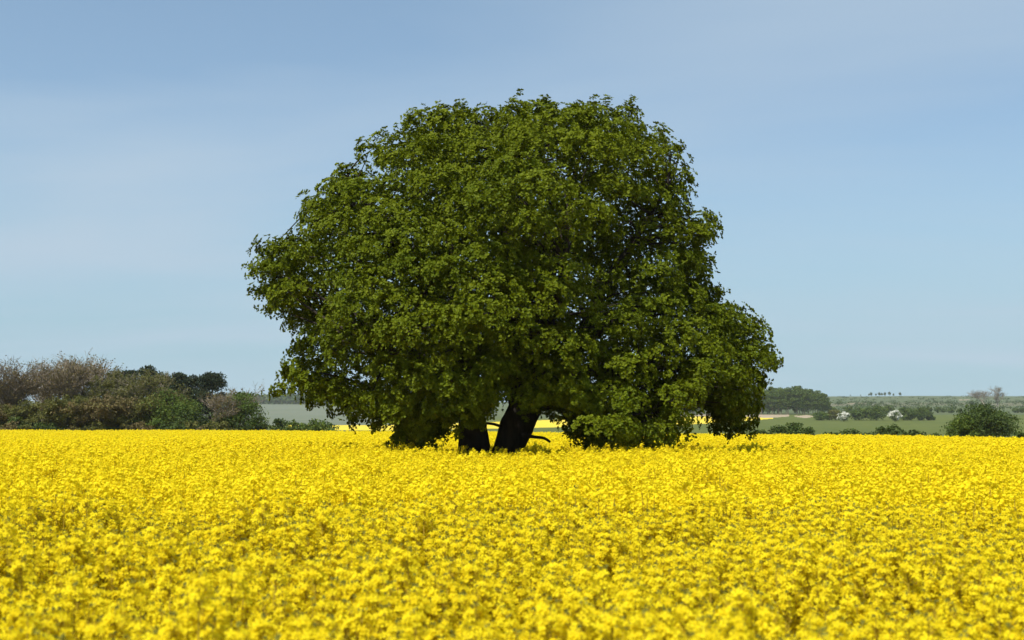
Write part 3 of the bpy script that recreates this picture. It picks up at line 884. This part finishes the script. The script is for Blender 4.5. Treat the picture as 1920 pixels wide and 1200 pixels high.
# ------------------------------------------------------------------ rapeseed
m_petal = mat('rapeseed petals', (0.80, 0.64, 0.012), 0.7, trans=0.42, attr='tint', color2=(0.87, 0.75, 0.020), spec=0.05)
m_stem = mat('rapeseed stems', (0.37, 0.28, 0.025), 0.8, attr='tint', color2=(0.44, 0.30, 0.05), spec=0.03)
m_rleaf = mat('rapeseed leaves', (0.15, 0.155, 0.022), 0.6, trans=0.2, attr='tint', color2=(0.21, 0.20, 0.035), spec=0.03)
RM = [m_petal, m_stem, m_rleaf]

def petals(mb, c, face, size, tint, four=True):
    """open four-petalled flowers at c facing along face"""
    face = norm(face)
    t1 = rng.normal(size=c.shape); t1 = norm(t1 - (t1 * face).sum(1, keepdims=True) * face); t2 = np.cross(face, t1)
    s = np.asarray(size).reshape(-1, 1)
    if four:
        for k in range(4):
            a_, b_ = ((t1, t2), (t2, -t1), (-t1, -t2), (-t2, t1))[k]
            v = np.stack([c, c + s * (a_ * .75 + b_ * .42) + face * s * .18, c + s * a_ * 1.1 + face * s * .10, c + s * (a_ * .75 - b_ * .42) + face * s * .18], 1)
            n = len(c); q = (np.arange(n) * 4)[:, None] + np.array([[0, 1, 2, 3]])
            mb.add(v.reshape(-1, 3), quads=q, m=0, tint=tint)
    else:
        v = np.stack([c + s * t1, c + s * t2 + face * s * .3, c - s * t1, c - s * t2 + face * s * .3], 1)
        n = len(c); q = (np.arange(n) * 4)[:, None] + np.array([[0, 1, 2, 3]])
        mb.add(v.reshape(-1, 3), quads=q, m=0, tint=tint)

def flower_head(lod):
    """one raceme: open flowers round the stalk, green buds on top; origin at its foot"""
    mb = MB()
    n = {0: 30, 1: 20, 2: 10}[lod]
    t = rng.random(n) ** .8; a_ = rng.uniform(0, 6.28, n)
    R = .040 * (1 - .45 * t) * rng.uniform(.6, 1.1, n)
    c = np.stack([np.cos(a_) * R, np.sin(a_) * R, .015 + t * .075], 1)
    f = np.stack([np.cos(a_), np.sin(a_), .45 + 1.1 * t], 1) + rng.normal(size=(n, 3)) * .3
    tint = np.clip(rng.normal(.5, .3, n), 0, 1)
    petals(mb, c, f, rng.uniform(.011, .0145, n) if lod == 0 else (rng.uniform(.010, .017, n) if lod == 1 else rng.uniform(.016, .027, n)), tint, lod == 0)
    if lod == 0:
        for i in range(n):       # flower stalks
            b = np.array([0, 0, max(c[i, 2] - .03, -.02)])
            mb.add([b + [.0012, 0, 0], b - [.0012, 0, 0], c[i] - [.0012, 0, 0], c[i] + [.0012, 0, 0]], quads=[(0, 1, 2, 3)], m=1, tint=.2)
        k = 7; bc = np.stack([rng.normal(size=k) * .007, rng.normal(size=k) * .007, .092 + rng.random(k) * .012], 1)
        add_leaves(mb, bc, np.array([[0, 0, 1.]]) + rng.normal(size=(k, 3)) * .4, rand_dirs(k), np.full(k, .010), m=2, tint=.8, width=1.2)
        tube(mb, [(0, 0, -.08), (0, 0, .03), (0, 0, .10)], [.0026, .0022, .0015], 4, m=1, tint=.2)
    elif lod == 1:
        mb.add([(-.0022, 0, -.10), (.0022, 0, -.10), (0, 0, .08), (0, -.0022, -.10), (0, .0022, -.10), (0, 0, .081)], tris=[(0, 1, 2), (3, 4, 5)], m=1, tint=.2)
    return mb

HEADS = {l: [flower_head(l) for _ in range(6)] for l in (0, 1, 2)}
def rleaf_mesh():
    mb = MB(); k = 5
    pts = np.linspace(0, 1, k); w = np.array([.01, .05, .06, .045, .004])
    curve = np.stack([np.zeros(k), pts * .26, .06 * np.sin(pts * 2.4) - .05 * pts ** 2], 1)
    v = np.concatenate([curve + np.stack([w, 0 * w, .012 + 0 * w], 1), curve, curve - np.stack([w, 0 * w, -.012 + 0 * w], 1)])
    q = [(i, i + 1, k + i + 1, k + i) for i in range(k - 1)] + [(k + i, k + i + 1, 2 * k + i + 1, 2 * k + i) for i in range(k - 1)]
    mb.add(v, quads=q, m=2, tint=.3); return mb
RLEAF = rleaf_mesh()

def plant_layout():
    """stem paths and where the heads and leaves sit"""
    h = rng.uniform(1.10, 1.32)
    lean = rng.normal(size=2) * .05
    paths = [spline([(0, 0, -.03), (lean[0] * .4, lean[1] * .4, h * .5), (lean[0], lean[1], h - .09)], 6)]
    n = int(rng.integers(4, 8))
    for i in range(n):
        z = rng.uniform(.45, .80); b = paths[0][int(z * 5)]
        a_ = rng.uniform(0, 6.28); rad = rng.uniform(.07, .17)
        zt = h * rng.uniform(.72, .99) - .09
        e = np.array([b[0] + math.cos(a_) * rad, b[1] + math.sin(a_) * rad, zt])
        paths.append(spline([b, (b * .45 + e * .55) + [math.cos(a_) * .02, math.sin(a_) * .02, -.02], e], 5))
    heads = [(p[-1], rng.integers(6), rng.uniform(0, 6.28), rng.uniform(.85, 1.5) * (1.3 if i == 0 else 1)) for i, p in enumerate(paths)]
    leaves = [(paths[0][0] * .5 + paths[0][2] * .5 + [0, 0, rng.uniform(-.2, .35)], rng.uniform(0, 6.28), rng.uniform(.5, 1.0)) for _ in range(int(rng.integers(2, 4)))]
    return paths, heads, leaves

def stems_mb(paths, lod):
    mb = MB()
    for i, p in enumerate(paths):
        r0 = .0052 if i == 0 else .0032
        if lod == 0: tube(mb, p, np.linspace(r0, .0024, len(p)), 5, m=1, tint=rng.random() * .6, cap=False)
        else:
            q = p[[0, len(p) // 2, -1]] if lod == 1 else p[[len(p) // 2, -1]]
            tube(mb, q, np.linspace(r0 * 1.2, .003, len(q)), 3, m=1, tint=rng.random() * .8, cap=False)
    return mb

def whole_plant(lay, lod):
    paths, heads, leaves = lay
    mb = MB(); mb.merge(stems_mb(paths, lod))
    for p, k, rz, s in heads: mb.merge(HEADS[lod][k], rz, p, s)
    if lod < 2:
        for p, rz, s in leaves: mb.merge(RLEAF, rz, p, s)
    return mb

LAY = [plant_layout() for _ in range(12)]
src = bpy.data.collections.new('rapeseed plant sources')     # not linked to the scene: only drawn through the crop
n_src = 0
def add_source(mb):
    global n_src
    me = mb.mesh('rapeseed_plants', RM)
    o = bpy.data.objects.new('source_%03d' % n_src, me); src.objects.link(o)
    n_src += 1
    return n_src - 1
near_ids = [add_source(whole_plant(l, 0)) for l in LAY]
def tile(size, dens, lod):
    mb = MB(); n = int(size * size * dens); ph = rng.uniform(0, 40)
    PL = [whole_plant(l, lod) for l in LAY]
    for i in range(n):
        x, y = rng.uniform(-size / 2, size / 2, 2)
        hv = .86 + .26 * (vnoise(x * 1.7 + ph, y * 1.7 + 3)) + rng.normal() * .04 + (.15 if rng.random() < (.03 if lod < 2 else .06) else 0)
        mb.merge(PL[rng.integers(len(PL))], rng.uniform(0, 6.28), (x, y, 0), hv)
    return mb
mid_ids = [add_source(tile(1.0, 30, 1)) for _ in range(5)]
far_ids = [add_source(tile(2.0, 30, 2)) for _ in range(4)]

def clearing(x, y):
    return ((x - 2.0) / 9.5) ** 2 + ((y - 54.5) / 8.5) ** 2 < 1
def hwidth(y):
    return .45 * y + 3.0
pts, rot, scl, idx = [], [], [], []
singles = []
NEAR = 15.0
y = 3.2
area_n = 34
yy = rng.uniform(3.2, NEAR, 12000); xx = rng.uniform(-1, 1, 12000) * hwidth(NEAR)
inside = np.abs(xx) < hwidth(yy)
xx, yy = xx[inside], yy[inside]
tot = int(sum(2 * hwidth(t) * .1 for t in np.arange(3.2, NEAR, .1)) * area_n)
xx, yy = xx[:tot], yy[:tot]
zz_ = ground_z(xx, yy)
hn = .86 + .26 * vnoise(xx * 1.3, yy * 1.3) + rng.normal(size=len(xx)) * .04
# the plants that show largest: nearest whose tops stand in the picture
order = np.argsort(yy)
dtop = (zz_ + 1.17 * hn - EYE) / yy
vtop = VH - dtop * F
vis = (np.abs(u_of(xx / yy) - 960) < 970) & (vtop < 1188)
chosen = set([i for i in order if vis[i]][:300])
for i in range(len(xx)):
    rz = rng.uniform(0, 6.28); k = int(rng.integers(len(LAY)))
    if i in chosen: singles.append((xx[i], yy[i], zz_[i], rz, hn[i], k))
    else:
        pts.append((xx[i], yy[i], zz_[i])); rot.append(rz); scl.append(hn[i]); idx.append(near_ids[k])
def lay_tiles(y0, y1, size, ids):
    y = y0 + size / 2
    while y < y1:
        hw = hwidth(y) + size
        for x in np.arange(-hw, hw + size, size):
            px, py = x + rng.normal() * .04 * size, y + rng.normal() * .04 * size
            if py > float(edge_Y(px, py)) - size / 2: continue
            if clearing(px, py): continue
            pts.append((px, py, gz(px, py))); rot.append(rng.integers(4) * math.pi / 2 + rng.normal() * .05)
            scl.append(.95 + .13 * float(vnoise(px / 4.0, py / 6.0)) + rng.normal() * .02); idx.append(ids[rng.integers(len(ids))])
        y += size
lay_tiles(NEAR, 46.0, 1.0, mid_ids)
lay_tiles(46.0, 197.0, 2.0, far_ids)
print('crop instances', len(pts), 'single plants', len(singles))

me = bpy.data.meshes.new('rapeseed_crop')
me.from_pydata([tuple(map(float, p)) for p in pts], [], [])
for nm, tp, data in (('turn', 'FLOAT', rot), ('size', 'FLOAT', scl), ('pick', 'INT', idx)):
    a_ = me.attributes.new(nm, tp, 'POINT'); a_.data.foreach_set('value', np.asarray(data, np.int32 if tp == 'INT' else np.float32))
crop = link('rapeseed_crop', me)
tag(crop, 'dense yellow rapeseed crop in full bloom filling the field around the oak', 'rapeseed', kind='stuff')
ng = bpy.data.node_groups.new('stand of plants', 'GeometryNodeTree')
ng.interface.new_socket('Geometry', in_out='INPUT', socket_type='NodeSocketGeometry')
ng.interface.new_socket('Geometry', in_out='OUTPUT', socket_type='NodeSocketGeometry')
gi = ng.nodes.new('NodeGroupInput'); go = ng.nodes.new('NodeGroupOutput')
ci = ng.nodes.new('GeometryNodeCollectionInfo')
ci.inputs['Collection'].default_value = src
ci.inputs['Separate Children'].default_value = True
ci.inputs['Reset Children'].default_value = True
def named(nm, tp):
    n = ng.nodes.new('GeometryNodeInputNamedAttribute'); n.data_type = tp; n.inputs['Name'].default_value = nm
    return n.outputs['Attribute']
cx = ng.nodes.new('ShaderNodeCombineXYZ')
ng.links.new(named('turn', 'FLOAT'), cx.inputs['Z'])
iop = ng.nodes.new('GeometryNodeInstanceOnPoints')
ng.links.new(gi.outputs[0], iop.inputs['Points'])
ng.links.new(ci.outputs[0], iop.inputs['Instance'])
iop.inputs['Pick Instance'].default_value = True
ng.links.new(named('pick', 'INT'), iop.inputs['Instance Index'])
ng.links.new(cx.outputs[0], iop.inputs['Rotation'])
ng.links.new(named('size', 'FLOAT'), iop.inputs['Scale'])
ng.links.new(iop.outputs[0], go.inputs[0])
crop.modifiers.new('plants', 'NODES').node_group = ng

# the nearest plants, one by one
stem_me = [stems_mb(l[0], 0).mesh('stem', RM) for l in LAY]
head_me = [h.mesh('flower_head', RM) for h in HEADS[0]]
leaf_me = RLEAF.mesh('leaf', RM)
for x, y, z, rz, s, k in singles:
    o = empty('rapeseed_plant', (x, y, z), rz, s)
    tag(o, 'flowering rapeseed plant at the near edge of the crop', 'rapeseed', 'rapeseed plants at the near edge of the crop')
    link('stem', stem_me[k], o)
    for p, hk, hr, hs in LAY[k][1]:
        q = link('flower_head', head_me[hk], o, tuple(p)); q.rotation_euler = (0, 0, hr); q.scale = (hs,) * 3
    for p, lr, ls in LAY[k][2]:
        q = link('leaf', leaf_me, o, tuple(p)); q.rotation_euler = (0, 0, lr); q.scale = (ls,) * 3

# ------------------------------------------------------------------ haze
hz = MB()
x0, x1, y0, y1, z0, z1 = -9000, 9000, -310, 4400, -20, 130
hz.add([(x0, y0, z0), (x1, y0, z0), (x1, y1, z0), (x0, y1, z0), (x0, y0, z1), (x1, y0, z1), (x1, y1, z1), (x0, y1, z1)],
       quads=[(3, 2, 1, 0), (4, 5, 6, 7), (0, 1, 5, 4), (1, 2, 6, 5), (2, 3, 7, 6), (3, 0, 4, 7)])
m_haze = bpy.data.materials.new('haze'); m_haze.use_nodes = True
hn_ = m_haze.node_tree.nodes; hn_.clear()
ho = hn_.new('ShaderNodeOutputMaterial'); pv = hn_.new('ShaderNodeVolumePrincipled')
pv.inputs['Color'].default_value = (0.88, 0.94, 1.0, 1)
pv.inputs['Density'].default_value = 0.00006
m_haze.node_tree.links.new(pv.outputs[0], ho.inputs['Volume'])
tag(hz.build('haze', [m_haze]), 'thin pale blue haze over the whole countryside', kind='stuff')
